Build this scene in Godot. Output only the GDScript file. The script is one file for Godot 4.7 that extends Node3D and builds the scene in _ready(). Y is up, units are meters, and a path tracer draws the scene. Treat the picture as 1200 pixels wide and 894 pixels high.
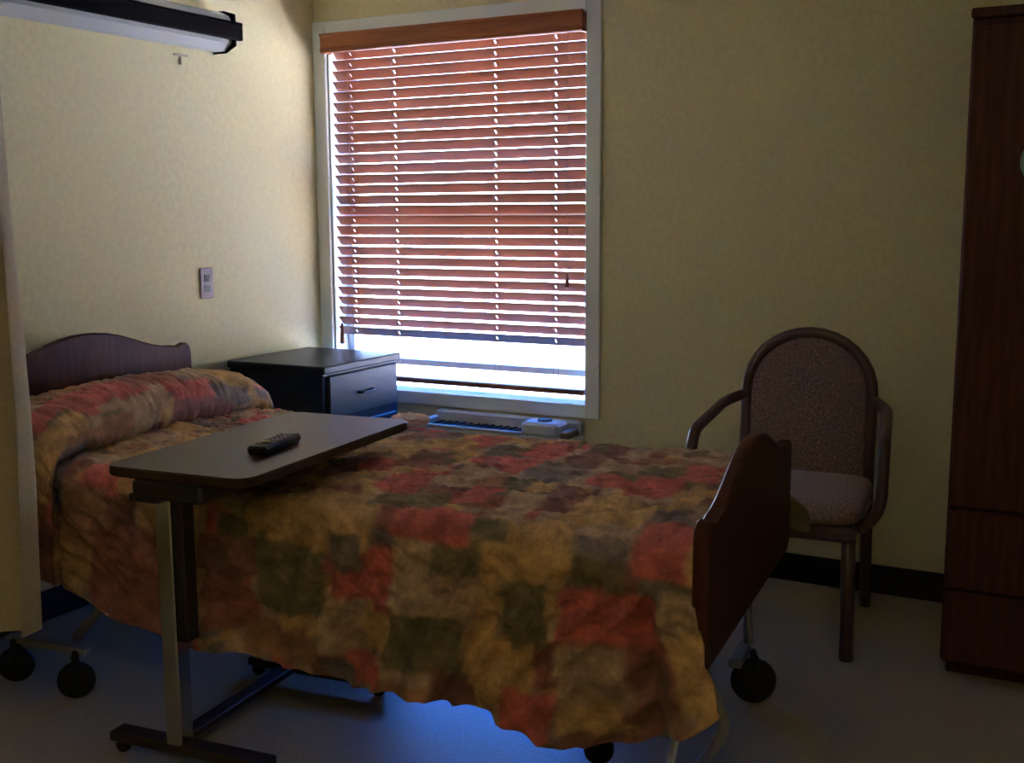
extends Node3D

const LAMP_ENERGY := 0.032
var cream_white: StandardMaterial3D
var cherry: StandardMaterial3D
var chrome: StandardMaterial3D
var rubber: StandardMaterial3D
var dark_laminate: StandardMaterial3D

func _ready():
	# ---------- camera ----------
	var cam := Camera3D.new()
	cam.name = "camera"
	add_child(cam)
	var yaw := deg_to_rad(28.0406)
	var pitch := deg_to_rad(-8.4161)
	var roll := deg_to_rad(-0.2818)
	var fwd := Vector3(-sin(yaw) * cos(pitch), sin(pitch), -cos(yaw) * cos(pitch))
	var right := Vector3(cos(yaw), 0, -sin(yaw))
	var up := right.cross(fwd)
	var r2 := right * cos(roll) + up * sin(roll)
	var u2 := up * cos(roll) - right * sin(roll)
	cam.transform = Transform3D(Basis(r2, u2, -fwd), Vector3(3.07, 1.328, 4.0))
	cam.fov = 37.154
	cam.near = 0.05
	cam.far = 500.0
	cam.current = true

	# ---------- sky, sun, exposure ----------
	var env := Environment.new()
	env.background_mode = Environment.BG_SKY
	var sm := ProceduralSkyMaterial.new()
	sm.sky_top_color = Color(0.02, 0.47, 1.0)
	sm.sky_horizon_color = Color(0.78, 0.89, 0.96)
	sm.sky_curve = 0.12
	sm.sky_energy_multiplier = 1.85
	sm.ground_bottom_color = Color(0.3, 0.3, 0.28)
	sm.ground_horizon_color = Color(0.6, 0.65, 0.7)
	sm.ground_energy_multiplier = 0.5
	sm.sun_angle_max = 2.0
	var sky := Sky.new()
	sky.sky_material = sm
	env.sky = sky
	env.tonemap_mode = Environment.TONE_MAPPER_LINEAR
	env.tonemap_exposure = 8.0
	env.sdfgi_enabled = true
	env.ssao_enabled = true
	env.ssil_enabled = true
	var we := WorldEnvironment.new()
	we.name = "world_environment"
	we.environment = env
	add_child(we)
	var sun := DirectionalLight3D.new()
	sun.name = "sun"
	sun.light_energy = 5.3
	sun.light_color = Color(1.0, 0.96, 0.90)
	sun.light_angular_distance = 0.5
	sun.shadow_enabled = true
	add_child(sun)
	# the sun stands behind the building, so it lights the yard and not the room
	sun.transform = Transform3D(Basis.looking_at(Vector3(-0.25, -1.0, -0.15).normalized(), Vector3.UP), Vector3(0, 8, 6))

	make_materials()
	build_room()
	build_window()
	build_blind()
	build_heater()
	build_wall_light()
	build_outlet()
	build_wall_hook()
	build_nightstand()
	build_bed()
	build_coverlet()
	build_overbed_table()
	build_remote()
	build_chair()
	build_wardrobe()
	build_curtain()
	build_crumpled_cloth()
	build_ceiling_light()

# ================= helpers =================
func new_st(smooth := false) -> SurfaceTool:
	var st := SurfaceTool.new()
	st.begin(Mesh.PRIMITIVE_TRIANGLES)
	st.set_smooth_group(0 if smooth else 0xFFFFFFFF)
	return st

func commit(called: String, st: SurfaceTool, m: Material, parent: Node = self) -> MeshInstance3D:
	st.generate_normals()
	var o := MeshInstance3D.new()
	o.name = called
	o.mesh = st.commit()
	o.material_override = m
	parent.add_child(o, true)
	return o

func thing(called: String, label: String, category: String, at := Vector3.ZERO, turn := 0.0, group := "") -> Node3D:
	var o := Node3D.new()
	o.name = called
	add_child(o, true)
	o.position = at
	o.rotation.y = turn
	tag(o, label, category, group)
	return o

func tag(o: Node, label: String, category: String, group := ""):
	o.set_meta("label", label)
	o.set_meta("category", category)
	if group != "":
		o.set_meta("group", group)

func structure(o: Node, label: String):
	o.set_meta("kind", "structure")
	o.set_meta("label", label)

func tri(st: SurfaceTool, a: Vector3, b: Vector3, c: Vector3):
	st.add_vertex(a)
	st.add_vertex(b)
	st.add_vertex(c)

# a convex polygon, wound so that it faces away from the point c
func face(st: SurfaceTool, pts: Array, c: Vector3):
	var n: Vector3 = (pts[1] - pts[0]).cross(pts[2] - pts[0])
	var mid := Vector3.ZERO
	for p in pts:
		mid += p
	mid /= pts.size()
	# clockwise front faces: geometric normal points away from the viewer
	var flip: bool = n.dot(mid - c) > 0.0
	for i in range(1, pts.size() - 1):
		if flip:
			tri(st, pts[0], pts[i + 1], pts[i])
		else:
			tri(st, pts[0], pts[i], pts[i + 1])

func box(st: SurfaceTool, lo: Vector3, hi: Vector3, xf := Transform3D.IDENTITY):
	bevel_box(st, (lo + hi) / 2, hi - lo, 0.0, xf)

func bevel_box(st: SurfaceTool, c: Vector3, s: Vector3, b: float, xf := Transform3D.IDENTITY):
	var h := s / 2
	var cc := xf * c
	var P := func(sx, sy, sz, axis):
		var v := Vector3(sx * (h.x - b), sy * (h.y - b), sz * (h.z - b))
		if axis == 0: v.x = sx * h.x
		elif axis == 1: v.y = sy * h.y
		else: v.z = sz * h.z
		return xf * (c + v)
	for s1 in [-1, 1]:
		face(st, [P.call(s1, -1, -1, 0), P.call(s1, 1, -1, 0), P.call(s1, 1, 1, 0), P.call(s1, -1, 1, 0)], cc)
		face(st, [P.call(-1, s1, -1, 1), P.call(1, s1, -1, 1), P.call(1, s1, 1, 1), P.call(-1, s1, 1, 1)], cc)
		face(st, [P.call(-1, -1, s1, 2), P.call(1, -1, s1, 2), P.call(1, 1, s1, 2), P.call(-1, 1, s1, 2)], cc)
	if b <= 0.0:
		return
	for s1 in [-1, 1]:
		for s2 in [-1, 1]:
			face(st, [P.call(s1, s2, -1, 0), P.call(s1, s2, 1, 0), P.call(s1, s2, 1, 1), P.call(s1, s2, -1, 1)], cc)
			face(st, [P.call(s1, -1, s2, 0), P.call(s1, 1, s2, 0), P.call(s1, 1, s2, 2), P.call(s1, -1, s2, 2)], cc)
			face(st, [P.call(-1, s1, s2, 1), P.call(1, s1, s2, 1), P.call(1, s1, s2, 2), P.call(-1, s1, s2, 2)], cc)
			for s3 in [-1, 1]:
				face(st, [P.call(s1, s2, s3, 0), P.call(s1, s2, s3, 1), P.call(s1, s2, s3, 2)], cc)

func tube(st: SurfaceTool, path: Array, r: float, sides := 12, squash := 1.0):
	var rings := []
	var side := Vector3.ZERO
	for i in path.size():
		var p: Vector3 = path[i]
		var d: Vector3
		if i == 0: d = path[1] - p
		elif i == path.size() - 1: d = p - path[i - 1]
		else: d = (path[i + 1] - p).normalized() + (p - path[i - 1]).normalized()
		d = d.normalized()
		if i == 0:
			side = d.cross(Vector3.UP if absf(d.y) < 0.9 else Vector3.RIGHT).normalized()
		else:
			side = (side - d * side.dot(d)).normalized()
		var u := side.cross(d)
		var ring := []
		for k in sides:
			var a := TAU * k / sides
			ring.append(p + side * cos(a) * r + u * sin(a) * r * squash)
		rings.append(ring)
	for i in path.size() - 1:
		var mid: Vector3 = (path[i] + path[i + 1]) / 2
		for k in sides:
			var k2 := (k + 1) % sides
			face(st, [rings[i][k], rings[i][k2], rings[i + 1][k2], rings[i + 1][k]], mid)
	face(st, rings[0], path[1])
	face(st, rings[-1], path[-2])

# a rounded path through the points (corner radius r)
func rounded(points: Array, r: float, seg := 6) -> Array:
	var out := [points[0]]
	for i in range(1, points.size() - 1):
		var p: Vector3 = points[i]
		var a: Vector3 = p + (points[i - 1] - p).normalized() * r
		var b: Vector3 = p + (points[i + 1] - p).normalized() * r
		for k in seg + 1:
			var t := float(k) / seg
			out.append(a.lerp(p, t).lerp(p.lerp(b, t), t))
	out.append(points[-1])
	return out

# turned profile: points are Vector2(radius, height) about the axis through c
func lathe(st: SurfaceTool, prof: Array, c: Vector3, axis := Vector3.UP, sides := 24):
	var s := axis.cross(Vector3.RIGHT if absf(axis.x) < 0.9 else Vector3.UP).normalized()
	var u := axis.cross(s)
	var mid: Vector3 = c + axis * ((prof[0].y + prof[-1].y) / 2.0)
	for i in prof.size() - 1:
		for k in sides:
			var q := []
			for e in [[prof[i], k], [prof[i], k + 1], [prof[i + 1], k + 1], [prof[i + 1], k]]:
				var a: float = TAU * e[1] / sides
				q.append(c + axis * e[0].y + (s * cos(a) + u * sin(a)) * e[0].x)
			if prof[i].x < 0.0001: q.remove_at(1)
			elif prof[i + 1].x < 0.0001: q.remove_at(2)
			face(st, q, mid)

# an outline (Vector2 = local z, y) extruded along x from x0 to x1 with bevelled rims
func board(st: SurfaceTool, outline: PackedVector2Array, x0: float, x1: float, b: float):
	var n := outline.size()
	if Geometry2D.is_polygon_clockwise(outline):
		outline.reverse()
	var inner := PackedVector2Array()
	for i in n:
		var d1 := (outline[i] - outline[(i + n - 1) % n]).normalized()
		var d2 := (outline[(i + 1) % n] - outline[i]).normalized()
		var nn := (Vector2(-d1.y, d1.x) + Vector2(-d2.y, d2.x)).normalized()
		inner.append(outline[i] + nn * b)
	var idx := Geometry2D.triangulate_polygon(inner)
	for e in [[x0, 1.0], [x1, -1.0]]:
		for k in range(0, idx.size(), 3):
			var q := []
			for j in 3:
				var v: Vector2 = inner[idx[k + j]]
				q.append(Vector3(e[0], v.y, v.x))
			face(st, q, q[0] + Vector3(e[1], 0, 0))
	for i in n:
		var j := (i + 1) % n
		var c2 := (outline[i] + outline[j]) / 2
		var d := (outline[j] - outline[i]).normalized()
		var inside := c2 + Vector2(-d.y, d.x) * 0.05
		var c := Vector3((x0 + x1) / 2, inside.y, inside.x)
		var s := signf(x1 - x0)
		var A := func(p: Vector2, x: float): return Vector3(x, p.y, p.x)
		face(st, [A.call(outline[i], x0 + b * s), A.call(outline[j], x0 + b * s), A.call(outline[j], x1 - b * s), A.call(outline[i], x1 - b * s)], c)
		face(st, [A.call(inner[i], x0), A.call(inner[j], x0), A.call(outline[j], x0 + b * s), A.call(outline[i], x0 + b * s)], c)
		face(st, [A.call(inner[i], x1), A.call(inner[j], x1), A.call(outline[j], x1 - b * s), A.call(outline[i], x1 - b * s)], c)

func mat(c: Color, rough := 0.6, metal := 0.0) -> StandardMaterial3D:
	var m := StandardMaterial3D.new()
	m.albedo_color = c
	m.roughness = rough
	m.metallic = metal
	return m

func noise_tex(freq: float, a: Color, b: Color, sd: int, size := 512, oct := 4, stretch := Vector2.ONE) -> ImageTexture:
	var n := FastNoiseLite.new()
	n.seed = sd
	n.noise_type = FastNoiseLite.TYPE_SIMPLEX_SMOOTH
	n.frequency = freq
	n.fractal_octaves = oct
	var im := Image.create(size, size, false, Image.FORMAT_RGB8)
	for y in size:
		for x in size:
			# wrap by blending towards the opposite edge
			var fx := float(x) / size
			var v := n.get_noise_2d(x * stretch.x, y * stretch.y) * (1.0 - fx) + n.get_noise_2d((x - size) * stretch.x, y * stretch.y) * fx
			im.set_pixel(x, y, a.lerp(b, clampf(v * 0.9 + 0.5, 0, 1)))
	im.generate_mipmaps()
	return ImageTexture.create_from_image(im)

func tri_mat(tex: Texture2D, scale: Vector3, rough: float) -> StandardMaterial3D:
	var m := StandardMaterial3D.new()
	m.albedo_texture = tex
	m.uv1_triplanar = true
	m.uv1_scale = scale
	m.roughness = rough
	return m

func make_materials():
	cream_white = mat(Color(0.80, 0.80, 0.77), 0.45)
	cherry = tri_mat(noise_tex(0.02, Color(0.27, 0.155, 0.12), Color(0.35, 0.21, 0.16), 5, 256, 4, Vector2(4.0, 0.35)), Vector3(2, 2, 2), 0.42)
	cherry.metallic_specular = 0.22
	chrome = mat(Color(0.72, 0.72, 0.72), 0.22, 1.0)
	rubber = mat(Color(0.045, 0.045, 0.05), 0.7)
	dark_laminate = tri_mat(noise_tex(0.03, Color(0.20, 0.145, 0.095), Color(0.25, 0.185, 0.12), 9, 256, 4, Vector2(0.4, 3.0)), Vector3(2.2, 2.2, 2.2), 0.33)
	dark_laminate.metallic_specular = 0.38

# ================= room =================
const OPEN_X0 := 0.062
const OPEN_X1 := 1.269
const OPEN_Y0 := 0.552
const OPEN_Y1 := 2.072
const ROOM_X := 3.7
const ROOM_Z := 4.7
const CEIL := 2.44

func build_room():
	var paint := tri_mat(noise_tex(0.05, Color(0.86, 0.83, 0.635), Color(0.90, 0.87, 0.675), 3, 512, 5), Vector3(1.3, 1.3, 1.3), 0.7)
	paint.metallic_specular = 0.2
	var st := new_st()
	box(st, Vector3(-0.2, -0.1, -0.18), Vector3(OPEN_X0, CEIL, 0))
	box(st, Vector3(OPEN_X1, -0.1, -0.18), Vector3(ROOM_X + 0.2, CEIL, 0))
	box(st, Vector3(OPEN_X0, -0.1, -0.18), Vector3(OPEN_X1, OPEN_Y0, 0))
	box(st, Vector3(OPEN_X0, OPEN_Y1, -0.18), Vector3(OPEN_X1, CEIL, 0))
	structure(commit("wall_back", st, paint), "cream painted wall with the window")
	st = new_st()
	box(st, Vector3(-0.2, -0.1, 0), Vector3(0, CEIL, ROOM_Z))
	structure(commit("wall_left", st, paint), "cream painted wall behind the headboard")
	st = new_st()
	box(st, Vector3(ROOM_X, -0.1, 0), Vector3(ROOM_X + 0.2, CEIL, ROOM_Z))
	structure(commit("wall_right", st, paint), "cream painted wall")
	st = new_st()
	box(st, Vector3(-0.2, -0.1, ROOM_Z), Vector3(ROOM_X + 0.2, CEIL, ROOM_Z + 0.2))
	structure(commit("wall_front", st, paint), "cream painted wall")
	st = new_st()
	box(st, Vector3(-0.2, CEIL, -0.18), Vector3(ROOM_X + 0.2, CEIL + 0.2, ROOM_Z + 0.2))
	structure(commit("ceiling", st, mat(Color(0.95, 0.94, 0.91), 0.8)), "off white ceiling")
	# vinyl floor
	var fm := tri_mat(noise_tex(0.11, Color(0.58, 0.54, 0.45), Color(0.69, 0.65, 0.55), 6, 512, 4), Vector3(1.6, 1.6, 1.6), 0.30)
	st = new_st()
	box(st, Vector3(0, -0.1, 0), Vector3(ROOM_X, 0, ROOM_Z))
	structure(commit("floor", st, fm), "beige speckled vinyl floor")
	# black rubber baseboards
	var bm := mat(Color(0.05, 0.05, 0.055), 0.55)
	st = new_st()
	bevel_box(st, Vector3(ROOM_X / 2, 0.05, 0.004), Vector3(ROOM_X, 0.104, 0.008), 0.002)
	structure(commit("baseboard_back", st, bm), "black rubber cove base along the window wall")
	st = new_st()
	bevel_box(st, Vector3(0.004, 0.05, ROOM_Z / 2), Vector3(0.008, 0.104, ROOM_Z), 0.002)
	structure(commit("baseboard_left", st, bm), "black rubber cove base along the headboard wall")
	# yard outside, with a planting bed along the wall
	st = new_st()
	box(st, Vector3(-8, -0.12, -1.5), Vector3(12, -0.09, -0.18))
	structure(commit("planting_bed", st, tri_mat(noise_tex(0.12, Color(0.24, 0.18, 0.12), Color(0.36, 0.28, 0.19), 13, 256), Vector3(1.5, 1.5, 1.5), 0.95)), "dark mulch bed outside under the window")
	st = new_st()
	box(st, Vector3(-60, -0.5, -90), Vector3(60, -0.12, -0.18))
	structure(commit("ground_outside", st, tri_mat(noise_tex(0.05, Color(0.66, 0.64, 0.60), Color(0.76, 0.74, 0.70), 12, 256), Vector3(0.5, 0.5, 0.5), 0.9)), "pale concrete yard outside the window")

# ================= window =================
func build_window():
	var w := Node3D.new()
	w.name = "window_1"
	add_child(w)
	structure(w, "white framed double-hung window")
	var paint := mat(Color(0.90, 0.93, 0.89), 0.6)
	paint.metallic_specular = 0.25
	var st := new_st()
	# trim boards on the wall
	bevel_box(st, Vector3(0.031, 1.331, 0.009), Vector3(0.062, 1.594, 0.018), 0.003)
	commit("trim_board", st, paint, w)
	st = new_st()
	bevel_box(st, Vector3(1.299, 1.331, 0.009), Vector3(0.060, 1.594, 0.018), 0.003)
	commit("trim_board", st, paint, w)
	st = new_st()
	bevel_box(st, Vector3(0.6655, 2.100, 0.009), Vector3(1.207, 0.056, 0.018), 0.003)
	commit("trim_board", st, paint, w)
	st = new_st()
	bevel_box(st, Vector3(0.6655, 0.561, 0.009), Vector3(1.207, 0.054, 0.018), 0.003)
	commit("trim_board", st, paint, w)
	# jamb lining
	st = new_st()
	box(st, Vector3(OPEN_X0, OPEN_Y0, -0.18), Vector3(OPEN_X0 + 0.008, OPEN_Y1, 0.0))
	box(st, Vector3(OPEN_X1 - 0.008, OPEN_Y0, -0.18), Vector3(OPEN_X1, OPEN_Y1, 0.0))
	box(st, Vector3(OPEN_X0, OPEN_Y1 - 0.008, -0.18), Vector3(OPEN_X1, OPEN_Y1, 0.0))
	box(st, Vector3(OPEN_X0, OPEN_Y0, -0.20), Vector3(OPEN_X1, OPEN_Y0 + 0.010, 0.0))
	commit("jamb_lining", st, paint, w)
	# two sashes, each with its pane
	var glass := mat(Color(0.95, 0.98, 1.0, 0.06), 0.02)
	glass.transparency = BaseMaterial3D.TRANSPARENCY_ALPHA
	for k in 2:
		var y0 := 0.562 if k == 0 else 1.305
		var y1 := 1.345 if k == 0 else 2.064
		var z := -0.105 if k == 0 else -0.138
		var x0 := OPEN_X0 + 0.008
		var x1 := OPEN_X1 - 0.008
		st = new_st()
		bevel_box(st, Vector3(x0 + 0.016, (y0 + y1) / 2, z), Vector3(0.032, y1 - y0, 0.03), 0.002)
		bevel_box(st, Vector3(x1 - 0.016, (y0 + y1) / 2, z), Vector3(0.032, y1 - y0, 0.03), 0.002)
		bevel_box(st, Vector3((x0 + x1) / 2, y0 + 0.013, z), Vector3(x1 - x0 - 0.064, 0.026, 0.03), 0.002)
		bevel_box(st, Vector3((x0 + x1) / 2, y1 - 0.018, z), Vector3(x1 - x0 - 0.064, 0.036, 0.03), 0.002)
		if k == 0:
			bevel_box(st, Vector3((x0 + x1) / 2, 0.695, z), Vector3(x1 - x0 - 0.064, 0.026, 0.03), 0.002)
		var s := commit("sash", st, paint, w)
		var cuts := [y0 + 0.024, 0.684, 0.706, y1 - 0.034] if k == 0 else [y0 + 0.024, y1 - 0.034]
		for c in range(0, cuts.size(), 2):
			st = new_st()
			box(st, Vector3(x0 + 0.03, cuts[c], z - 0.002), Vector3(x1 - 0.03, cuts[c + 1], z + 0.002))
			commit("pane", st, glass, s)

# ================= wooden blind =================
const LADDERS := [0.165, 0.385, 0.86, 1.125]
func build_blind():
	var b := thing("window_blind", "brown wooden slat blind hanging in the window, lowest slats dropped", "blind")
	var wood := tri_mat(noise_tex(0.02, Color(0.57, 0.32, 0.15), Color(0.67, 0.39, 0.195), 21, 256, 4, Vector2(0.3, 4.0)), Vector3(2, 2, 2), 0.42)
	var x0 := 0.082
	var x1 := 1.256
	# valance with a moulded profile and returns
	var prof := PackedVector2Array([Vector2(0.0, 0.0), Vector2(0.0, 0.078), Vector2(0.020, 0.078), Vector2(0.020, 0.070), Vector2(0.015, 0.062), Vector2(0.014, 0.022), Vector2(0.019, 0.014), Vector2(0.017, 0.004), Vector2(0.010, 0.0)])
	var st := new_st()
	board(st, shift(prof, Vector2(0.038, 1.994)), OPEN_X0 + 0.004, OPEN_X1 - 0.001, 0.0008)
	commit("valance", st, wood, b)
	for x in [OPEN_X0 + 0.004, OPEN_X1 - 0.013]:
		st = new_st()
		bevel_box(st, Vector3(x + 0.006, 2.03, 0.012), Vector3(0.012, 0.07, 0.052), 0.002)
		commit("valance_return", st, wood, b)
	st = new_st()
	bevel_box(st, Vector3((x0 + x1) / 2, 2.035, -0.020), Vector3(x1 - x0, 0.045, 0.05), 0.002)
	commit("headrail", st, cream_white, b)
	# one slat: a bowed strip with four route holes
	var sl := new_st()
	var hx := 0.0035
	var hz := 0.009
	var e := 0.025
	var th := 0.0015
	var cuts := [x0]
	for l in LADDERS:
		cuts.append(l - hx)
		cuts.append(l + hx)
	cuts.append(x1)
	for i in cuts.size() - 1:
		if i % 2 == 0:
			box(sl, Vector3(cuts[i], -th, -e), Vector3(cuts[i + 1], th, e))
		else:
			box(sl, Vector3(cuts[i], -th, -e), Vector3(cuts[i + 1], th, -hz))
			box(sl, Vector3(cuts[i], -th, hz), Vector3(cuts[i + 1], th, e))
	sl.generate_normals()
	var slat_mesh := sl.commit()
	var tilt := deg_to_rad(-45.0)
	var ys := []
	for k in 28:
		ys.append([1.929 + 0.0216 + 0.0432 * (1 - k), tilt])
	var rng := RandomNumberGenerator.new()
	rng.seed = 4
	for y in ys:
		var s := MeshInstance3D.new()
		s.name = "slat"
		s.mesh = slat_mesh
		s.material_override = wood
		b.add_child(s, true)
		s.position = Vector3(0, y[0], -0.024)
		s.rotation = Vector3(y[1] + rng.randf_range(-0.03, 0.03), 0, rng.randf_range(-0.0012, 0.0012))
	st = new_st()
	bevel_box(st, Vector3((x0 + x1) / 2, 0.632, -0.024), Vector3(x1 - x0, 0.022, 0.05), 0.004)
	commit("bottom_rail", st, wood, b)
	# ladder cords
	var cord := mat(Color(0.62, 0.47, 0.34), 0.8)
	for l in LADDERS:
		st = new_st()
		for z in [-0.047, -0.001]:
			tube(st, [Vector3(l, 0.64, z), Vector3(l, 2.01, z)], 0.0008, 5)
		commit("ladder_cord", st, cord, b)
	# lift cord with its tassel at the left end, tilt cord at the right
	st = new_st()
	tube(st, [Vector3(0.110, 2.0, 0.010), Vector3(0.112, 0.86, 0.010)], 0.0012, 5)
	commit("lift_cord", st, cord, b)
	st = new_st(true)
	lathe(st, [Vector2(0.0, 0.86), Vector2(0.005, 0.86), Vector2(0.010, 0.80), Vector2(0.011, 0.775), Vector2(0.0, 0.77)], Vector3(0.112, 0, 0.012), Vector3.UP, 12)
	commit("tassel", st, wood, b)
	st = new_st()
	tube(st, [Vector3(1.19, 2.0, 0.010), Vector3(1.19, 1.10, 0.010)], 0.0012, 5)
	commit("tilt_cord", st, cord, b)
	st = new_st(true)
	lathe(st, [Vector2(0.0, 1.10), Vector2(0.004, 1.10), Vector2(0.009, 1.06), Vector2(0.009, 1.045), Vector2(0.0, 1.04)], Vector3(1.19, 0, 0.012), Vector3.UP, 12)
	commit("tassel", st, wood, b)

func shift(p: PackedVector2Array, d: Vector2) -> PackedVector2Array:
	var q := PackedVector2Array()
	for v in p:
		q.append(v + d)
	return q

# ================= heater under the window =================
func build_heater():
	var t := thing("wall_heater", "white wall heater unit under the window behind the bed", "heater", Vector3(0.935, 0, 0.0))
	var m := mat(Color(0.78, 0.79, 0.76), 0.4)
	var st := new_st()
	bevel_box(st, Vector3(0, 0.265, 0.075), Vector3(0.66, 0.42, 0.15), 0.012)
	commit("body", st, m, t)
	st = new_st()
	bevel_box(st, Vector3(0, 0.500, 0.025), Vector3(0.66, 0.052, 0.05), 0.008)
	commit("back_ledge", st, m, t)
	st = new_st()
	bevel_box(st, Vector3(-0.32, 0.490, 0.095), Vector3(0.02, 0.034, 0.09), 0.008)
	commit("end_cap", st, m, t)
	st = new_st()
	bevel_box(st, Vector3(-0.095, 0.480, 0.143), Vector3(0.43, 0.010, 0.014), 0.003)
	commit("front_lip", st, m, t)
	var dark := mat(Color(0.08, 0.08, 0.085), 0.6)
	st = new_st()
	box(st, Vector3(-0.31, 0.474, 0.05), Vector3(0.12, 0.480, 0.136))
	commit("outlet_slot", st, dark, t)
	for k in 12:
		st = new_st()
		box(st, Vector3(-0.29 + k * 0.034, 0.480, 0.052), Vector3(-0.286 + k * 0.034, 0.486, 0.135))
		commit("louver", st, dark, t)
	st = new_st()
	bevel_box(st, Vector3(0.20, 0.500, 0.098), Vector3(0.16, 0.055, 0.104), 0.012)
	var p := commit("control_panel", st, m, t)
	st = new_st(true)
	lathe(st, [Vector2(0.030, 0.0), Vector2(0.028, 0.008), Vector2(0.0, 0.009)], Vector3(0.20, 0.5275, 0.095))
	commit("knob", st, mat(Color(0.35, 0.36, 0.36), 0.4), p)
	st = new_st()
	bevel_box(st, Vector3(0.305, 0.485, 0.095), Vector3(0.04, 0.03, 0.10), 0.006)
	commit("side_cover", st, mat(Color(0.40, 0.40, 0.38), 0.5), t)

# ================= light over the bed =================
func build_wall_light():
	var t := thing("wall_light", "unlit wall light over the bed with black front bar", "wall light", Vector3(0, 0, 0))
	var acr := mat(Color(0.72, 0.74, 0.71), 0.6)
	acr.metallic_specular = 0.25
	var st := new_st()
	var prof := PackedVector2Array([Vector2(0.0, 1.935), Vector2(0.060, 1.935), Vector2(0.092, 1.960), Vector2(0.10, 2.0), Vector2(0.10, 2.03), Vector2(0.085, 2.06), Vector2(0.055, 2.075), Vector2(0.0, 2.075)])
	# outline is (x, y); extrude along z
	extrude_z(st, prof, 0.625, 2.0)
	commit("diffuser", st, acr, t)
	var black := mat(Color(0.03, 0.03, 0.035), 0.65)
	black.metallic_specular = 0.15
	for z in [0.619, 2.0]:
		st = new_st()
		extrude_z(st, PackedVector2Array([Vector2(0.0, 1.928), Vector2(0.062, 1.928), Vector2(0.112, 1.952), Vector2(0.112, 2.066), Vector2(0.06, 2.081), Vector2(0.0, 2.081)]), z, z + 0.006)
		commit("end_plate", st, black, t)
	st = new_st()
	bevel_box(st, Vector3(0.118, 2.003, 1.305), Vector3(0.022, 0.064, 1.41), 0.003)
	var bar := commit("front_bar", st, black, t)
	st = new_st()
	bevel_box(st, Vector3(0.131, 2.028, 1.305), Vector3(0.004, 0.010, 1.40), 0.001)
	commit("ridge", st, black, bar)

func extrude_z(st: SurfaceTool, outline: PackedVector2Array, z0: float, z1: float):
	var c := Vector2.ZERO
	for p in outline:
		c += p
	c /= outline.size()
	var mid := Vector3(c.x, c.y, (z0 + z1) / 2)
	var a := []
	var b := []
	for p in outline:
		a.append(Vector3(p.x, p.y, z0))
		b.append(Vector3(p.x, p.y, z1))
	face(st, a, mid)
	face(st, b, mid)
	for i in outline.size():
		var j := (i + 1) % outline.size()
		face(st, [a[i], a[j], b[j], b[i]], mid)

func build_outlet():
	var t := thing("wall_outlet", "small duplex power outlet on the cream wall above the headboard", "outlet", Vector3(0, 1.071, 0.718))
	var m := mat(Color(0.62, 0.56, 0.54), 0.4)
	var st := new_st()
	bevel_box(st, Vector3(0.004, 0, 0), Vector3(0.008, 0.117, 0.070), 0.003)
	commit("cover_plate", st, m, t)
	var dark := mat(Color(0.10, 0.10, 0.09), 0.6)
	for s in [-1, 1]:
		st = new_st()
		bevel_box(st, Vector3(0.009, 0.0195 * s, 0), Vector3(0.004, 0.028, 0.033), 0.0015)
		var r := commit("receptacle", st, mat(Color(0.50, 0.52, 0.44), 0.45), t)
		st = new_st()
		box(st, Vector3(0.0105, 0.0195 * s, -0.0085), Vector3(0.0115, 0.0195 * s + 0.009, -0.0060))
		box(st, Vector3(0.0105, 0.0195 * s, 0.0060), Vector3(0.0115, 0.0195 * s + 0.009, 0.0085))
		box(st, Vector3(0.0105, 0.0195 * s - 0.009, -0.003), Vector3(0.0115, 0.0195 * s - 0.004, 0.003))
		commit("slot", st, dark, r)

func build_wall_hook():
	var t := thing("wall_hook", "tiny grey T-shaped hook on the wall under the light", "hook", Vector3(0, 1.905, 0.80))
	var m := mat(Color(0.72, 0.69, 0.56), 0.6)
	var st := new_st()
	bevel_box(st, Vector3(0.004, 0, 0), Vector3(0.008, 0.008, 0.07), 0.002)
	commit("bar", st, m, t)
	st = new_st()
	bevel_box(st, Vector3(0.004, -0.019, 0.0), Vector3(0.006, 0.03, 0.010), 0.002)
	commit("stem", st, m, t)

# ================= nightstand =================
func build_nightstand():
	var t := thing("nightstand", "dark slate-coloured nightstand in the corner between headboard and window", "nightstand", Vector3(0.25, 0, 0.385))
	var slate := mat(Color(0.15, 0.17, 0.21), 0.34)
	slate.metallic_specular = 0.30
	var st := new_st()
	bevel_box(st, Vector3(0, 0.415, 0), Vector3(0.452, 0.65, 0.497), 0.004)
	commit("body", st, slate, t)
	st = new_st()
	bevel_box(st, Vector3(0.004, 0.752, 0), Vector3(0.476, 0.028, 0.511), 0.004)
	commit("top", st, slate, t)
	st = new_st()
	bevel_box(st, Vector3(0.0, 0.739, 0), Vector3(0.446, 0.010, 0.49), 0.002)
	commit("top_moulding", st, slate, t)
	st = new_st()
	bevel_box(st, Vector3(-0.01, 0.045, 0), Vector3(0.39, 0.09, 0.43), 0.003)
	commit("plinth", st, slate, t)
	var dark := mat(Color(0.10, 0.09, 0.09), 0.3, 0.9)
	for k in 3:
		var y := 0.645 - k * 0.215
		st = new_st()
		bevel_box(st, Vector3(0.232, y, 0), Vector3(0.018, 0.165 if k == 0 else 0.2, 0.45), 0.004)
		var d := commit("drawer", st, slate, t)
		st = new_st()
		tube(st, rounded([Vector3(0.24, y, -0.045), Vector3(0.258, y, -0.045), Vector3(0.258, y - 0.004, 0.045), Vector3(0.24, y, 0.045)], 0.012, 4), 0.0045, 8)
		commit("handle", st, dark, d)

# ================= bed =================
const BED_AT := Vector3(0.14, 0, 1.425)
const BED_TURN := 0.0803

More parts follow.
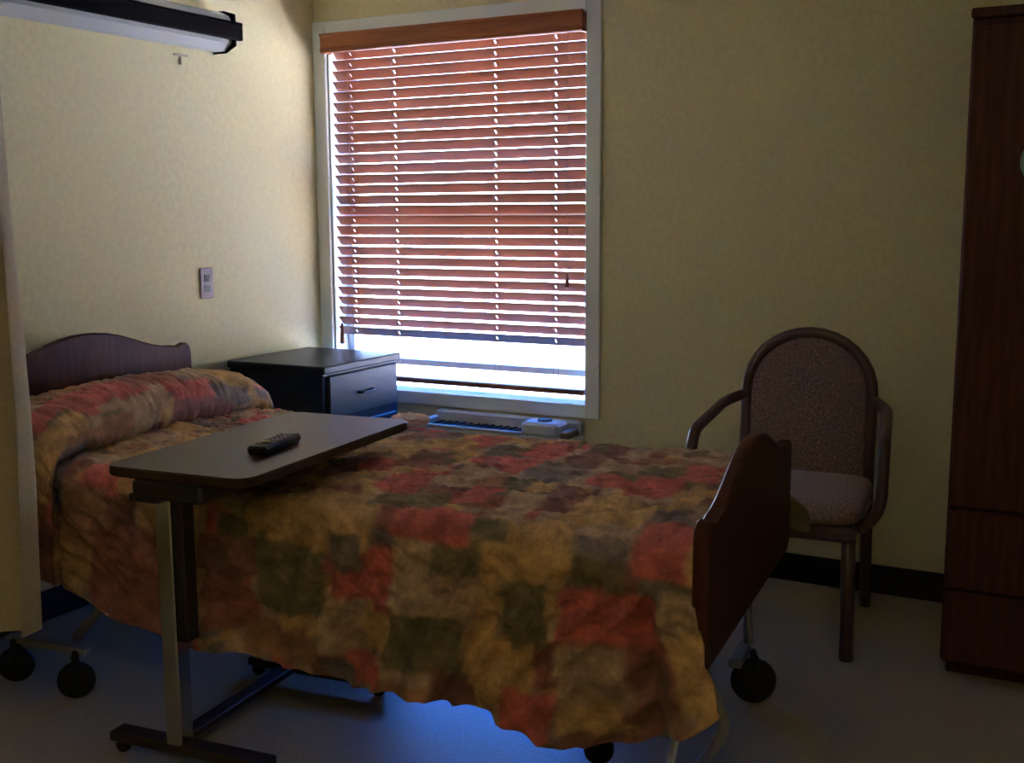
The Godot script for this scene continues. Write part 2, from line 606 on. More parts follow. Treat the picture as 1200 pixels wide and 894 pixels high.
func crest_board(zc: float, half: float, y_bot: float, y_sh: float, y_top: float, chamfer: float) -> PackedVector2Array:
	var p := PackedVector2Array()
	p.append(Vector2(zc - half + chamfer, y_bot))
	p.append(Vector2(zc + half - chamfer, y_bot))
	p.append(Vector2(zc + half, y_bot + chamfer * 0.9))
	# near shoulder bump, dip, then the crest
	var up := [[1.0, -0.035], [0.985, -0.010], [0.955, 0.002], [0.92, 0.004], [0.885, -0.002], [0.85, -0.006], [0.81, 0.0]]
	for u in up:
		p.append(Vector2(zc + half * u[0], y_sh + u[1]))
	var n := 16
	for i in range(1, n):
		var a := 0.81 * (1.0 - 2.0 * i / n)
		var w := absf(a) / 0.81
		p.append(Vector2(zc + half * a, y_sh + (y_top - y_sh) * (0.5 + 0.5 * cos(PI * pow(w, 1.15)))))
	for i in range(up.size() - 1, -1, -1):
		p.append(Vector2(zc - half * up[i][0], y_sh + up[i][1]))
	p.append(Vector2(zc - half, y_bot + chamfer * 0.9))
	return p

func caster(parent: Node3D, at: Vector3, turn: float, k := 1.0):
	var st := new_st(true)
	var ax := Vector3(cos(turn), 0, sin(turn))
	lathe(st, [Vector2(0.0, -0.016), Vector2(0.05 * k, -0.016), Vector2(0.060 * k, -0.011), Vector2(0.0625 * k, 0.0), Vector2(0.060 * k, 0.011), Vector2(0.05 * k, 0.016), Vector2(0.0, 0.016)], at + Vector3(0, 0.0625 * k, 0), ax, 24)
	var w := commit("caster_wheel", st, rubber, parent)
	st = new_st()
	var side := ax * 0.021
	var c := at + Vector3(0, 0.0625 * k, 0)
	for s in [-1, 1]:
		tube(st, [c + side * s, c + side * s + Vector3(0, 0.072, 0)], 0.008, 8)
	tube(st, [c + side + Vector3(0, 0.072, 0), c - side + Vector3(0, 0.072, 0)], 0.010, 8)
	commit("fork", st, rubber, w)

func build_bed():
	var t := thing("bed", "hospital bed with arched cherry headboard and footboard on casters", "bed", BED_AT, BED_TURN)
	var st := new_st()
	board(st, crest_board(0.0, 0.515, 0.28, 0.868, 0.950, 0.02), -0.025, 0.0, 0.005)
	commit("headboard", st, cherry, t)
	st = new_st()
	board(st, crest_board(0.05, 0.50, 0.362, 0.685, 0.783, 0.03), 2.146, 2.180, 0.005)
	commit("footboard", st, cherry, t)
	st = new_st()
	bevel_box(st, Vector3(1.09, 0.545, 0.03), Vector3(2.08, 0.11, 0.96), 0.03)
	commit("mattress", st, mat(Color(0.35, 0.38, 0.45), 0.7), t)
	var steel := mat(Color(0.62, 0.62, 0.60), 0.35, 0.4)
	st = new_st()
	for z in [-0.40, 0.46]:
		bevel_box(st, Vector3(1.075, 0.468, z), Vector3(2.15, 0.04, 0.03), 0.004)
	for x in [0.15, 0.6, 1.1, 1.6, 2.05]:
		bevel_box(st, Vector3(x, 0.475, 0.03), Vector3(0.03, 0.02, 0.84), 0.003)
	commit("deck_frame", st, steel, t)
	# foot legs: bent tubes down to the base
	st = new_st(true)
	tube(st, rounded([Vector3(2.06, 0.46, 0.40), Vector3(2.13, 0.33, 0.40), Vector3(2.19, 0.16, 0.36), Vector3(2.10, 0.02, 0.36)], 0.05), 0.014, 12)
	commit("leg", st, steel, t)
	st = new_st(true)
	tube(st, rounded([Vector3(2.06, 0.46, -0.28), Vector3(2.10, 0.30, -0.25), Vector3(2.12, 0.15, -0.2)], 0.05), 0.014, 12)
	commit("leg", st, steel, t)
	st = new_st()
	bevel_box(st, Vector3(2.11, 0.142, -0.13), Vector3(0.035, 0.026, 0.13), 0.004)
	commit("caster_arm", st, steel, t)
	st = new_st(true)
	tube(st, [Vector3(2.02, 0.12, 0.10), Vector3(2.06, 0.045, 0.40)], 0.012, 12)
	commit("brake_bar", st, mat(Color(0.90, 0.92, 0.93), 0.25), t)
	# head legs
	for z in [-0.36, 0.44]:
		st = new_st(true)
		tube(st, rounded([Vector3(0.62, 0.46, z), Vector3(0.45, 0.26, z), Vector3(0.32, 0.13, z)], 0.05), 0.014, 12)
		commit("leg", st, steel, t)
	st = new_st()
	bevel_box(st, Vector3(0.285, 0.128, 0.51), Vector3(0.30, 0.02, 0.026), 0.004)
	commit("caster_arm", st, steel, t)
	caster(t, Vector3(2.142, 0, -0.168), 1.25)
	caster(t, Vector3(1.868, 0, 0.33), 1.2, 0.6)
	caster(t, Vector3(0.404, 0, 0.53), 0.9, 0.82)
	caster(t, Vector3(0.16, 0, 0.51), 1.0, 0.82)
	st = new_st()
	bevel_box(st, Vector3(1.95, 0.112, 0.33), Vector3(0.20, 0.02, 0.026), 0.004)
	commit("caster_arm", st, steel, t)

# ================= coverlet =================
const PALETTE := [Color(0.75, 0.60, 0.38), Color(0.69, 0.58, 0.45), Color(0.74, 0.39, 0.335), Color(0.47, 0.42, 0.29), Color(0.52, 0.36, 0.30), Color(0.50, 0.44, 0.40), Color(0.64, 0.47, 0.33), Color(0.58, 0.37, 0.30)]
# x0, t0, x1, t1 on the cloth in metres, colour
const PATCHES := [[1.24,0.56,1.44,0.74,2],[1.24,0.52,1.45,0.56,5],[1.04,0.55,1.23,0.75,3],[0.85,0.57,1.04,0.68,4],[0.88,0.68,1.03,0.80,7],[1.22,0.69,1.38,0.84,1],[1.35,0.70,1.43,0.80,0],[1.43,0.70,1.62,0.84,3],[1.01,0.79,1.21,0.87,6],[1.29,0.82,1.41,0.89,2],[1.23,0.86,1.31,0.96,5],[1.42,0.50,1.65,0.70,1],[1.53,0.51,1.67,0.59,3],[1.66,0.52,1.86,0.67,0],[1.71,0.59,1.82,0.73,3],[1.86,0.52,2.00,0.59,3],[1.85,0.59,2.06,0.71,2],[1.84,0.72,1.99,0.86,1],[1.99,0.74,2.06,0.90,4],[1.72,0.83,1.83,0.95,2],[1.64,0.82,1.71,0.89,0],[1.54,0.82,1.64,0.92,4],[1.84,0.86,1.98,0.92,0],[1.85,0.92,2.06,1.00,4],[2.07,0.57,2.16,0.68,1],[2.11,0.65,2.20,0.82,0],[2.07,0.81,2.22,0.92,6],[0.51,0.61,0.75,0.89,7],[0.36,0.58,0.51,0.86,4],[1.41,0.87,1.54,0.94,6],[1.07,0.37,1.36,0.58,0],[1.31,0.33,1.51,0.44,3],[1.41,0.43,1.64,0.53,2],[1.50,0.22,1.59,0.37,2],[1.29,0.12,1.40,0.26,2],[1.39,0.04,1.50,0.25,1],[1.39,-0.20,1.58,0.03,2],[1.37,-0.23,1.51,-0.09,3],[1.47,-0.36,1.58,-0.15,2],[1.37,-0.66,1.54,-0.47,2],[1.24,-0.44,1.33,-0.29,2],[1.14,-0.30,1.28,-0.13,0],[1.02,-0.40,1.15,-0.24,4],[1.63,-0.44,1.74,-0.14,4],[1.57,-0.08,1.72,0.10,5],[1.71,0.14,1.81,0.38,4],[1.64,0.26,1.73,0.45,1],[1.83,0.26,2.00,0.42,0],[2.00,0.27,2.09,0.44,5],[2.01,0.37,2.13,0.55,2],[1.96,-0.20,2.07,0.03,2],[1.88,0.01,2.00,0.18,2],[1.81,-0.81,1.98,-0.54,2],[1.73,-0.15,1.86,0.0,1],[2.01,0.06,2.08,0.27,0],[1.96,-0.62,2.05,-0.38,1],[1.01,-0.17,1.20,0.09,0],[1.20,0.01,1.31,0.12,7],[1.63,-0.41,1.67,-0.30,3],[1.72,0.45,1.87,0.53,0],[1.25,0.53,1.34,0.62,5],[0.19,0.07,0.32,0.36,2],[0.30,0.36,0.44,0.62,0],[0.30,-0.22,0.44,0.0,2],[0.34,-0.38,0.46,-0.20,5],[0.32,0.02,0.42,0.24,1],[0.05,-0.14,0.19,0.06,5],[0.11,-0.30,0.28,-0.06,1],[0.40,0.20,0.50,0.45,6],[0.22,-0.50,0.36,-0.30,0],[0.42,-0.30,0.52,0.02,7],[0.44,0.38,0.56,0.60,5],[0.42,0.58,0.50,0.68,2],[0.02,0.06,0.18,0.36,6],[0.20,-0.10,0.30,0.10,7]]
const TAPS := [Vector2(0, 0), Vector2(3, 1), Vector2(-3, -1), Vector2(1, -3), Vector2(-1, 3)]
const CLOTH := 2.56
const T_OFF := 0.80

func cloth_texture() -> ImageTexture:
	var N := 256
	var cell := CLOTH / N
	var idx := PackedInt32Array()
	idx.resize(N * N)
	var rng := RandomNumberGenerator.new()
	rng.seed = 77
	idx.fill(1)
	for k in 900:
		var w := rng.randf_range(0.07, 0.20)
		var h := rng.randf_range(0.07, 0.20)
		var c: int = [0, 1, 3, 0, 1, 6, 4, 5, 7, 0, 2, 3][rng.randi() % 12]
		paint_rect(idx, N, rng.randf_range(-0.1, CLOTH), rng.randf_range(-0.1, CLOTH), w, h, c)
	for p in PATCHES:
		var sh := 0.14 if p[0] >= 0.5 else 0.0
		paint_rect(idx, N, p[0] + sh, p[1] + T_OFF, p[2] - p[0], p[3] - p[1], p[4])
	var n1 := FastNoiseLite.new()
	n1.seed = 11
	n1.frequency = 0.012
	n1.fractal_octaves = 3
	var n2 := FastNoiseLite.new()
	n2.seed = 12
	n2.frequency = 0.03
	n2.fractal_octaves = 5
	var S := 1024
	var im := Image.create(S, S, false, Image.FORMAT_RGB8)
	for y in S:
		for x in S:
			var wx := x + n1.get_noise_2d(x, y) * 9.0
			var wy := y + n1.get_noise_2d(x + 5000, y) * 9.0
			# printed patches run softly into each other
			var c := Color(0, 0, 0)
			for e in TAPS:
				var ix := clampi(int((wx + e.x) * N / S), 0, N - 1)
				var iy := clampi(int((wy + e.y) * N / S), 0, N - 1)
				c += PALETTE[idx[iy * N + ix]] * 0.2
			var v := 1.0 + n2.get_noise_2d(x, y) * 0.26 + n2.get_noise_2d(x * 6.0, y * 6.0) * 0.12
			im.set_pixel(x, y, Color(c.r * v, c.g * v, c.b * v))
	im.generate_mipmaps()
	return ImageTexture.create_from_image(im)

func paint_rect(idx: PackedInt32Array, N: int, x: float, y: float, w: float, h: float, c: int):
	var s := N / CLOTH
	for j in range(maxi(0, int(y * s)), mini(N, int((y + h) * s))):
		for i in range(maxi(0, int(x * s)), mini(N, int((x + w) * s))):
			idx[j * N + i] = c

const HEM := [[-0.05, 0.29], [0.40, 0.29], [0.523, 0.272], [0.609, 0.249], [0.723, 0.237], [0.848, 0.237], [1.022, 0.229], [1.099, 0.214], [1.248, 0.193], [1.44, 0.212], [1.643, 0.20], [1.729, 0.174], [1.834, 0.138], [1.896, 0.149], [1.976, 0.165], [2.02, 0.19], [2.04, 0.225], [2.148, 0.30]]
var wn: FastNoiseLite
var dn: FastNoiseLite
var qn: FastNoiseLite
const HW := 0.505
const RAD := 0.055
const ZC := 0.03

func hem_at(x: float) -> float:
	for i in HEM.size() - 1:
		if x <= HEM[i + 1][0]:
			return lerpf(HEM[i][1], HEM[i + 1][1], clampf((x - HEM[i][0]) / (HEM[i + 1][0] - HEM[i][0]), 0, 1))
	return HEM[-1][1]

# how the pillow under the cloth moves it: x = shift along the bed, y = share of the pillow's height
func pillow(x: float) -> Vector2:
	if x < 0.24:
		return Vector2(0, 1.0 - 0.22 * pow((0.24 - x) / 0.21, 2.0))
	if x < 0.37:
		var phi := (x - 0.24) / 0.13 * 2.3
		return Vector2(0.24 + 0.14 * sin(phi) - x, (cos(phi) + 0.666) / 1.666)
	return Vector2(-0.0256 * (1.0 - smoothstep(0.37, 0.6, x)), 0.0)

# a in 0..1 along the bed, t metres across the cloth from its middle, o = depth inside the cloth
func cloth_point(a: float, t: float, o: float) -> Vector3:
	var x := lerpf(0.03, 2.148, a)
	var flat := HW - RAD
	var arc := RAD * PI / 2
	var at := absf(t)
	var sg := signf(t)
	var z: float
	var y: float
	var drop := 0.0
	var pw := pillow(x)
	var pb := pw.y
	if at < flat:
		z = at
		y = 0.0
	elif at < flat + arc:
		var g := (at - flat) / RAD
		z = flat + sin(g) * RAD
		y = -RAD * (1.0 - cos(g))
	else:
		z = HW
		drop = at - flat - arc
		y = -RAD - drop
	var side := clampf((at - flat) / (arc + 0.05), 0.0, 1.0)
	# crown of the mattress and the pillow under the cloth
	var zz := clampf(at / HW, 0, 1)
	y += 0.622 + 0.022 * (1.0 - zz * zz) * (1.0 - side) + 0.028 * (1.0 - smoothstep(0.35, 0.9, x))
	y += pb * (0.148 - 0.035 * zz * zz) * (1.0 - smoothstep(0.0, 0.25, drop) * 0.35) * (1.0 if drop == 0.0 else maxf(0.0, 1.0 - drop * 1.2))
	if sg > 0:
		z += pb * 0.045 * side
	# quilt puffs and wrinkles
	var wr := wn.get_noise_2d(x * 2.2, t * 3.4) * 0.012 + (0.5 - absf(wn.get_noise_2d(x * 3.2 + t * 2.0 + 40.0, t * 9.0 - x * 2.0))) * 0.016
	var q := clampf((qn.get_noise_2d(x, t * 1.15) + 1.0) * 2.2, 0.0, 1.0)
	wr += (sqrt(q) - 0.75) * 0.014
	wr += (0.4 - absf(wn.get_noise_2d(x * 9.0 + 7.0, t * 16.0 - x * 5.0))) * 0.009
	y += wr * (1.0 - side)
	z += wr * side * (1.1 - 0.85 * smoothstep(0.05, 0.35, drop))
	# falling folds on the sides
	if drop > 0.0:
		var f := smoothstep(0.0, 0.35, drop)
		if sg > 0:
			z += f * (0.030 + 0.018 * sin(x * 9.0 + 0.6) + 0.012 * sin(x * 21.0 + 1.3 + drop * 2.0))
			z += f * 0.010 * sin(x * 16.0 - drop * 22.0)
			var dg := dn.get_noise_2d((x + drop * 0.7) * 8.0, (drop - x * 0.25) * 2.2 + 60.0)
			z += (0.4 - absf(dg)) * 0.055 * smoothstep(0.0, 0.08, drop) * smoothstep(0.5, 1.5, x)
			var cr := exp(-pow((x - (2.03 - 0.02 * drop)) / 0.022, 2.0))
			z -= 0.06 * cr * smoothstep(0.0, 0.12, drop)
			var cr2 := exp(-pow((x - 0.385) / 0.018, 2.0))
			z -= 0.035 * cr2
			z += 0.03 * smoothstep(2.04, 2.09, x) * f
			x += 0.11 * smoothstep(1.9, 2.148, x) * smoothstep(0.0, 0.42, drop)
		else:
			z += f * (0.010 + 0.006 * sin(x * 11.0))
			x += 0.085 * smoothstep(1.95, 2.148, x) * smoothstep(0.0, 0.12, drop)
	x += pw.x
	# inside of the cloth
	z -= o * side
	y -= o * (1.0 - side)
	return Vector3(x, y, ZC + sg * z)

func build_coverlet():
	wn = FastNoiseLite.new()
	wn.seed = 31
	wn.frequency = 1.6
	wn.fractal_octaves = 3
	dn = FastNoiseLite.new()
	dn.seed = 14
	dn.frequency = 1.0
	dn.fractal_type = FastNoiseLite.FRACTAL_NONE
	qn = FastNoiseLite.new()
	qn.seed = 8
	qn.noise_type = FastNoiseLite.TYPE_CELLULAR
	qn.cellular_return_type = FastNoiseLite.RETURN_DISTANCE2_SUB
	qn.frequency = 8.5
	qn.cellular_jitter = 0.9
	var NX := 280
	var NT := 230
	var flat := HW - RAD
	var arc := RAD * PI / 2
	var grids := []
	for o in [0.0, 0.007]:
		var g := []
		for i in NX + 1:
			var a := float(i) / NX
			var x := lerpf(0.03, 2.148, a)
			var lim := flat + arc + 0.622 - RAD - hem_at(x)
			var far := flat + arc + 0.105 + 0.012 * sin(x * 7.0) + 0.05 * smoothstep(1.95, 2.148, x)
			var row := []
			for j in NT + 1:
				var t := lerpf(-far, lim, float(j) / NT)
				row.append([cloth_point(a, t, o), Vector2((x + 0.14 * smoothstep(0.24, 0.37, x)) / CLOTH, (t + T_OFF) / CLOTH)])
			g.append(row)
		grids.append(g)
	var st := new_st(true)
	var put := func(v):
		st.set_uv(v[1])
		st.add_vertex(v[0])
	var quad := func(p, q, r, s):
		for v in [p, q, r, p, r, s]:
			put.call(v)
	var G = grids[0]
	var I = grids[1]
	for i in NX:
		for j in NT:
			quad.call(G[i][j], G[i + 1][j], G[i + 1][j + 1], G[i][j + 1])
			quad.call(I[i][j + 1], I[i + 1][j + 1], I[i + 1][j], I[i][j])
	st.set_smooth_group(1)
	for i in NX:
		quad.call(G[i][NT], G[i + 1][NT], I[i + 1][NT], I[i][NT])
		quad.call(I[i][0], I[i + 1][0], G[i + 1][0], G[i][0])
	for j in NT:
		quad.call(G[NX][j], I[NX][j], I[NX][j + 1], G[NX][j + 1])
		quad.call(I[0][j], G[0][j], G[0][j + 1], I[0][j + 1])
	var m := StandardMaterial3D.new()
	m.albedo_texture = cloth_texture()
	m.roughness = 0.85
	m.rim_enabled = true
	m.rim = 0.15
	var o := commit("coverlet", st, m)
	o.position = BED_AT
	o.rotation.y = BED_TURN
	tag(o, "patchwork quilted coverlet in gold, red and brown spread over the bed", "coverlet")

# ================= overbed table =================
const TABLE_TURN := 0.092
func build_overbed_table():
	var t := thing("overbed_table", "dark laminate overbed table on a chrome column, reaching over the bed", "table", Vector3(1.135, 0, 2.075), TABLE_TURN)
	# rounded rectangular top
	var pts := PackedVector2Array()
	var hx := 0.205
	var hz := 0.40
	var r := 0.045
	for c in [[1, 1], [-1, 1], [-1, -1], [1, -1]]:
		var base: float = {[1, 1]: 0.0, [-1, 1]: 1.0, [-1, -1]: 2.0, [1, -1]: 3.0}[c]
		for k in 7:
			var a := (base + k / 6.0) * PI / 2
			pts.append(Vector2(c[0] * (hx - r) + cos(a) * r, c[1] * (hz - r) + sin(a) * r))
	var st := new_st()
	var ctr := Vector3(0.045, 0.0, -0.345)
	var lay := func(inset: float, y: float):
		var ring := []
		for p in pts:
			var q: Vector2 = p - p.normalized() * inset
			ring.append(ctr + Vector3(q.x, y, q.y))
		return ring
	var rings := [lay.call(0.004, 0.721), lay.call(0.0, 0.725), lay.call(0.0, 0.741), lay.call(0.004, 0.745)]
	var mid := ctr + Vector3(0, 0.733, 0)
	for k in 3:
		for i in pts.size():
			var j := (i + 1) % pts.size()
			face(st, [rings[k][i], rings[k][j], rings[k + 1][j], rings[k + 1][i]], mid)
	face(st, rings[0], mid)
	face(st, rings[3], mid)
	commit("table_top", st, dark_laminate, t)
	var dark := mat(Color(0.13, 0.11, 0.09), 0.45)
	st = new_st()
	bevel_box(st, Vector3(0.03, 0.698, -0.16), Vector3(0.20, 0.046, 0.44), 0.008)
	commit("bracket", st, dark, t)
	st = new_st()
	bevel_box(st, Vector3(-0.04, 0.675, 0.03), Vector3(0.09, 0.020, 0.05), 0.005)
	commit("release_handle", st, dark, t)
	st = new_st()
	bevel_box(st, Vector3(-0.012, 0.36, 0), Vector3(0.046, 0.63, 0.05), 0.004)
	commit("column", st, chrome, t)
	st = new_st()
	bevel_box(st, Vector3(0.026, 0.50, -0.004), Vector3(0.030, 0.36, 0.046), 0.004)
	commit("sleeve", st, dark, t)
	var base_m := mat(Color(0.22, 0.19, 0.15), 0.4, 0.3)
	st = new_st()
	bevel_box(st, Vector3(0.02, 0.047, 0.0), Vector3(0.46, 0.026, 0.055), 0.004)
	commit("base_bar", st, base_m, t)
	st = new_st()
	bevel_box(st, Vector3(-0.04, 0.045, -0.27), Vector3(0.045, 0.022, 0.50), 0.004)
	commit("base_spine", st, base_m, t)
	st = new_st()
	bevel_box(st, Vector3(0.04, 0.045, -0.53), Vector3(0.44, 0.024, 0.05), 0.004)
	commit("base_bar", st, base_m, t)
	for c in [Vector3(-0.19, 0, 0.0), Vector3(0.24, 0, 0.0), Vector3(-0.16, 0, -0.53), Vector3(0.24, 0, -0.53)]:
		st = new_st(true)
		lathe(st, [Vector2(0.0, -0.014), Vector2(0.013, -0.014), Vector2(0.017, -0.009), Vector2(0.017, 0.009), Vector2(0.013, 0.014), Vector2(0.0, 0.014)], c + Vector3(0, 0.017, 0), Vector3(0.8, 0, 0.6), 14)
		commit("caster_wheel", st, rubber, t)

func build_remote():
	var t := thing("remote_control", "black remote control lying on the overbed table", "remote control", Vector3(1.218, 0.745, 1.80), deg_to_rad(12.0))
	var black := mat(Color(0.05, 0.05, 0.055), 0.45)
	var st := new_st()
	bevel_box(st, Vector3(0, 0.0115, 0), Vector3(0.056, 0.021, 0.19), 0.006)
	commit("body", st, black, t)
	st = new_st()
	bevel_box(st, Vector3(0, 0.0225, -0.015), Vector3(0.044, 0.002, 0.135), 0.0008)
	commit("keypad_plate", st, mat(Color(0.30, 0.30, 0.31), 0.4), t)
	var grey := mat(Color(0.48, 0.48, 0.50), 0.5)
	for i in 3:
		for j in 5:
			st = new_st()
			bevel_box(st, Vector3((i - 1) * 0.0135, 0.0245, -0.068 + j * 0.02), Vector3(0.009, 0.003, 0.011), 0.001)
			commit("button", st, grey, t)
	st = new_st()
	bevel_box(st, Vector3(0, 0.0245, 0.042), Vector3(0.024, 0.003, 0.012), 0.001)
	commit("button", st, mat(Color(0.55, 0.53, 0.30), 0.5), t)

# ================= chair =================
func build_chair():
	var t := thing("armchair", "bentwood armchair with arched patterned back beside the footboard", "chair", Vector3(2.20, 0, 0.445), deg_to_rad(5.0))
	var frame := mat(Color(0.34, 0.26, 0.24), 0.33)
	var n := noise_tex(0.06, Color(0.42, 0.33, 0.29), Color(0.62, 0.53, 0.47), 15, 256, 2)
	var fab := tri_mat(n, Vector3(5, 5, 5), 0.9)
	fab.rim_enabled = true
	fab.rim = 0.2
	# arched back frame, its sides run down into the rear legs
	var hw := 0.205
	var path := []
	var zb := func(y: float): return -0.20 - (y - 0.42) * 0.10
	path.append(Vector3(hw, 0.0, -0.275))
	path.append(Vector3(hw, 0.42, -0.20))
	path.append(Vector3(hw, 0.60, zb.call(0.60)))
	for k in 17:
		var a := PI * k / 16.0
		var y := 0.735 + sin(a) * 0.195
		path.append(Vector3(cos(a) * hw, y, zb.call(y)))
	path.append(Vector3(-hw, 0.60, zb.call(0.60)))
	path.append(Vector3(-hw, 0.42, -0.20))
	path.append(Vector3(-hw, 0.0, -0.275))
	var st := new_st(true)
	tube(st, path, 0.019, 12)
	commit("back_frame", st, frame, t)
	# upholstered back panel
	st = new_st(true)
	var ol := []
	for k in 17:
		var a := PI * k / 16.0
		ol.append(Vector2(cos(a) * 0.19, 0.735 + sin(a) * 0.18))
	ol.append(Vector2(-0.19, 0.455))
	ol.append(Vector2(0.19, 0.455))
	var c2 := Vector2(0, 0.70)
	for s in [1.0, -1.0]:
		var prev := []
		for ring in 4:
			var f: float = [1.0, 0.93, 0.6, 0.0][ring]
			var puff: float = [0.004, 0.016, 0.024, 0.026][ring]
			var cur := []
			for p in ol:
				var q: Vector2 = c2 + (p - c2) * f
				cur.append(Vector3(q.x, q.y, zb.call(q.y) + s * puff))
			if ring > 0:
				for i in ol.size():
					var j := (i + 1) % ol.size()
					var q := [prev[i], prev[j], cur[j], cur[i]]
					if ring == 3: q = [prev[i], prev[j], cur[i]]
					face(st, q, Vector3(0, 0.7, zb.call(0.7) - s * 0.3))
			prev = cur
	commit("back_pad", st, fab, t)
	# seat
	st = new_st(true)
	seat_pad(st, Vector3(0, 0.445, 0.05), Vector3(0.46, 0.075, 0.50))
	commit("seat", st, fab, t)
	st = new_st()
	bevel_box(st, Vector3(0, 0.392, 0.05), Vector3(0.44, 0.045, 0.48), 0.012)
	commit("seat_rail", st, frame, t)
	# front legs
	for s in [-1, 1]:
		st = new_st(true)
		tube(st, [Vector3(s * 0.205, 0.0, 0.245), Vector3(s * 0.20, 0.40, 0.255)], 0.021, 12)
		commit("leg", st, frame, t)
	# arm bows: from the back frame forward, down and back to the seat rail
	for s in [-1, 1]:
		st = new_st(true)
		var a := rounded([Vector3(s * 0.21, 0.715, -0.225), Vector3(s * 0.262, 0.70, -0.15), Vector3(s * 0.285, 0.655, 0.20), Vector3(s * 0.285, 0.46, 0.24), Vector3(s * 0.225, 0.395, 0.20)], 0.055, 6)
		tube(st, a, 0.018, 12)
		commit("arm", st, frame, t)

func seat_pad(st: SurfaceTool, c: Vector3, s: Vector3):
	var N := 14
	var prev := []
	var rings := []
	for i in N + 1:
		var v := -PI / 2 + PI * i / N
		var row := []
		for k in 40:
			var u := TAU * k / 40.0
			var e := 0.22
			var cx := signf(cos(u)) * pow(absf(cos(u)), e)
			var cz := signf(sin(u)) * pow(absf(sin(u)), e)
			var cv := pow(maxf(0.0, cos(v)), 0.3)
			var sv := signf(sin(v)) * pow(absf(sin(v)), 0.8)
			row.append(c + Vector3(cx * cv * s.x / 2, sv * s.y / 2, cz * cv * s.z / 2))
		rings.append(row)
	for i in N:
		for k in 40:
			var j := (k + 1) % 40
			face(st, [rings[i][k], rings[i][j], rings[i + 1][j], rings[i + 1][k]], c)

# ================= wardrobe =================
func build_wardrobe():
	var t := thing("wardrobe", "tall dark cherry wardrobe with drawers at the right edge", "wardrobe", Vector3(3.15, 0, 0.36))
	var hw := 0.46
	var st := new_st()
	bevel_box(st, Vector3(0, 0.945, 0), Vector3(hw * 2, 1.77, 0.66), 0.004)
	commit("body", st, cherry, t)
	st = new_st()
	bevel_box(st, Vector3(0, 1.841, 0.006), Vector3(hw * 2 + 0.004, 0.026, 0.70), 0.004)
	commit("top", st, cherry, t)
	st = new_st()
	bevel_box(st, Vector3(0, 0.03, -0.03), Vector3(hw * 2 - 0.02, 0.06, 0.58), 0.003)
	commit("plinth", st, cherry, t)
	var dark := mat(Color(0.12, 0.10, 0.09), 0.35, 0.8)
	for s in [-1, 1]:
		st = new_st()
		bevel_box(st, Vector3(s * 0.2285, 1.164, 0.341), Vector3(0.453, 1.296, 0.020), 0.004)
		var d := commit("door", st, cherry, t)
		st = new_st(true)
		tube(st, rounded([Vector3(s * 0.04, 1.12, 0.35), Vector3(s * 0.04, 1.12, 0.378), Vector3(s * 0.04, 1.02, 0.378), Vector3(s * 0.04, 1.02, 0.35)], 0.012, 4), 0.005, 8)
		commit("handle", st, dark, d)
	for k in 2:
		st = new_st()
		var y: float = [0.394, 0.168][k]
		bevel_box(st, Vector3(0, y, 0.341), Vector3(0.910, [0.228, 0.208][k], 0.020), 0.004)
		var d := commit("drawer", st, cherry, t)
		st = new_st(true)
		tube(st, rounded([Vector3(-0.05, y, 0.35), Vector3(-0.05, y, 0.378), Vector3(0.05, y, 0.378), Vector3(0.05, y, 0.35)], 0.012, 4), 0.005, 8)
		commit("handle", st, dark, d)
	# pale oval on the door at the frame's edge
	st = new_st(true)
	lathe(st, [Vector2(0.0, 0.0), Vector2(0.062, 0.0), Vector2(0.066, 0.004), Vector2(0.060, 0.010), Vector2(0.0, 0.013)], Vector3(2.892, 1.455, 0.7115), Vector3(0, 0, 1), 32)
	var o := commit("door_plaque", st, mat(Color(0.62, 0.74, 0.62), 0.4))
	tag(o, "pale green round plaque on the wardrobe door", "plaque")

# ================= curtain =================
func build_curtain():
	var t := thing("privacy_curtain", "cream privacy curtain gathered at the left edge", "curtain", Vector3(0, 0, 2.24))
	var m := tri_mat(noise_tex(0.08, Color(0.74, 0.68, 0.55), Color(0.80, 0.75, 0.62), 17, 256, 3), Vector3(3, 3, 3), 0.9)
	m.backlight_enabled = true
	m.backlight = Color(0.10, 0.09, 0.07)
	var st := new_st(true)
	var NU := 140
	var NV := 40
	var P := func(i: int, j: int, o: float):
		var u := float(i) / NU
		var v := float(j) / NV
		var y := lerpf(0.328, 2.39, v)
		var amp := lerpf(0.055, 0.035, v)
		var x := 0.05 + 0.765 * u + 0.008 * sin(v * 9.0 + u * 6.0) - 0.012 * v * u
		var ph := u * TAU * 7.0 + 0.5 * sin(v * 3.0 + u * 9.0)
		return Vector3(x, y + 0.006 * sin(ph), amp * sin(ph) + 0.01 * sin(ph * 2.3 + v * 4.0) + o)
	for o in [0.0015, -0.0015]:
		for i in NU:
			for j in NV:
				var q := [P.call(i, j, o), P.call(i + 1, j, o), P.call(i + 1, j + 1, o), P.call(i, j + 1, o)]
				face(st, q, q[0] - Vector3(0, 0, o * 1000.0))
	commit("drape", st, m, t)
	st = new_st()
	bevel_box(st, Vector3(0.95, 2.412, 0), Vector3(1.9, 0.05, 0.03), 0.003)
	commit("ceiling_track", st, cream_white, t)

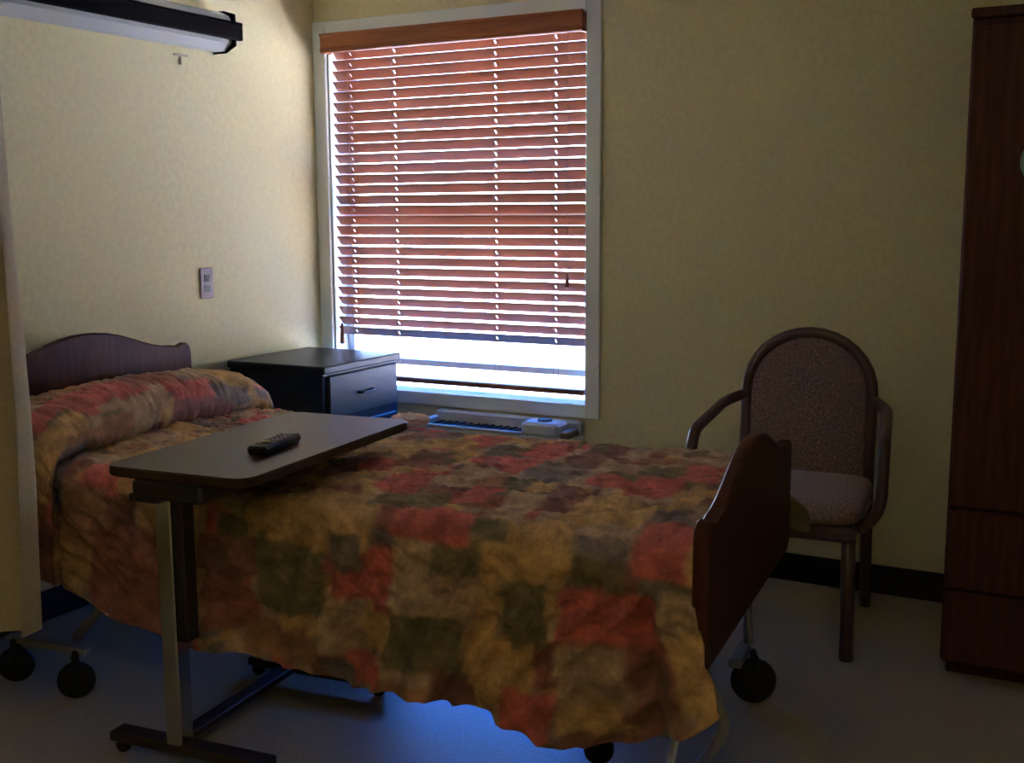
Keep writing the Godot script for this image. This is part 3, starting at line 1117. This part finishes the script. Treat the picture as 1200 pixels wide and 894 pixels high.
# ================= small things =================
func build_crumpled_cloth():
	var n := FastNoiseLite.new()
	n.seed = 6
	n.frequency = 22.0
	n.fractal_octaves = 3
	var st := new_st(true)
	var NU := 36
	var NV := 18
	var P := func(i: int, j: int):
		var u := TAU * i / NU
		var v := -PI / 2 + PI * j / NV
		var d := Vector3(cos(u) * cos(v), sin(v), sin(u) * cos(v))
		var k := 1.0 + 0.45 * n.get_noise_3d(d.x * 0.07, d.y * 0.07, d.z * 0.07) - 0.25 * absf(n.get_noise_3d(d.x * 0.12 + 3.0, d.y * 0.12, d.z * 0.12))
		return Vector3(d.x * 0.065 * k, maxf(d.y * 0.024 * k, -0.012), d.z * 0.045 * k)
	for i in NU:
		for j in NV:
			var q := [P.call(i, j), P.call(i + 1, j), P.call(i + 1, j + 1), P.call(i, j + 1)]
			if j == 0: q.remove_at(0)
			elif j == NV - 1: q.remove_at(2)
			face(st, q, Vector3.ZERO)
	var o := commit("crumpled_cloth", st, mat(Color(0.88, 0.80, 0.76), 0.9))
	o.position = Vector3(1.025, 0.650, 0.88)
	o.rotation.y = 0.5
	tag(o, "small crumpled pale cloth lying on the far edge of the bed", "cloth")

# the room's other half, behind the photographer, has a dim ceiling light
func build_ceiling_light():
	var t := thing("ceiling_light", "flush ceiling light in the other half of the room", "ceiling light", Vector3(2.75, 2.44, 4.2))
	var st := new_st()
	bevel_box(st, Vector3(0, -0.02, 0), Vector3(1.24, 0.04, 0.32), 0.006)
	commit("housing", st, cream_white, t)
	var m := mat(Color(0.9, 0.87, 0.78), 0.5)
	m.emission_enabled = true
	m.emission = Color(1.0, 0.91, 0.76)
	m.emission_energy_multiplier = 0.5
	st = new_st()
	bevel_box(st, Vector3(0, -0.05, 0), Vector3(1.18, 0.03, 0.27), 0.010)
	commit("light_diffuser", st, m, t)
	var l := AreaLight3D.new()
	l.name = "lamp_light"
	l.area_size = Vector2(1.16, 0.25)
	l.light_color = Color(1.0, 0.91, 0.76)
	l.light_energy = LAMP_ENERGY
	l.area_range = 12.0
	l.shadow_enabled = true
	t.add_child(l)
	l.position = Vector3(0, -0.070, 0)
	l.rotation.x = -PI / 2
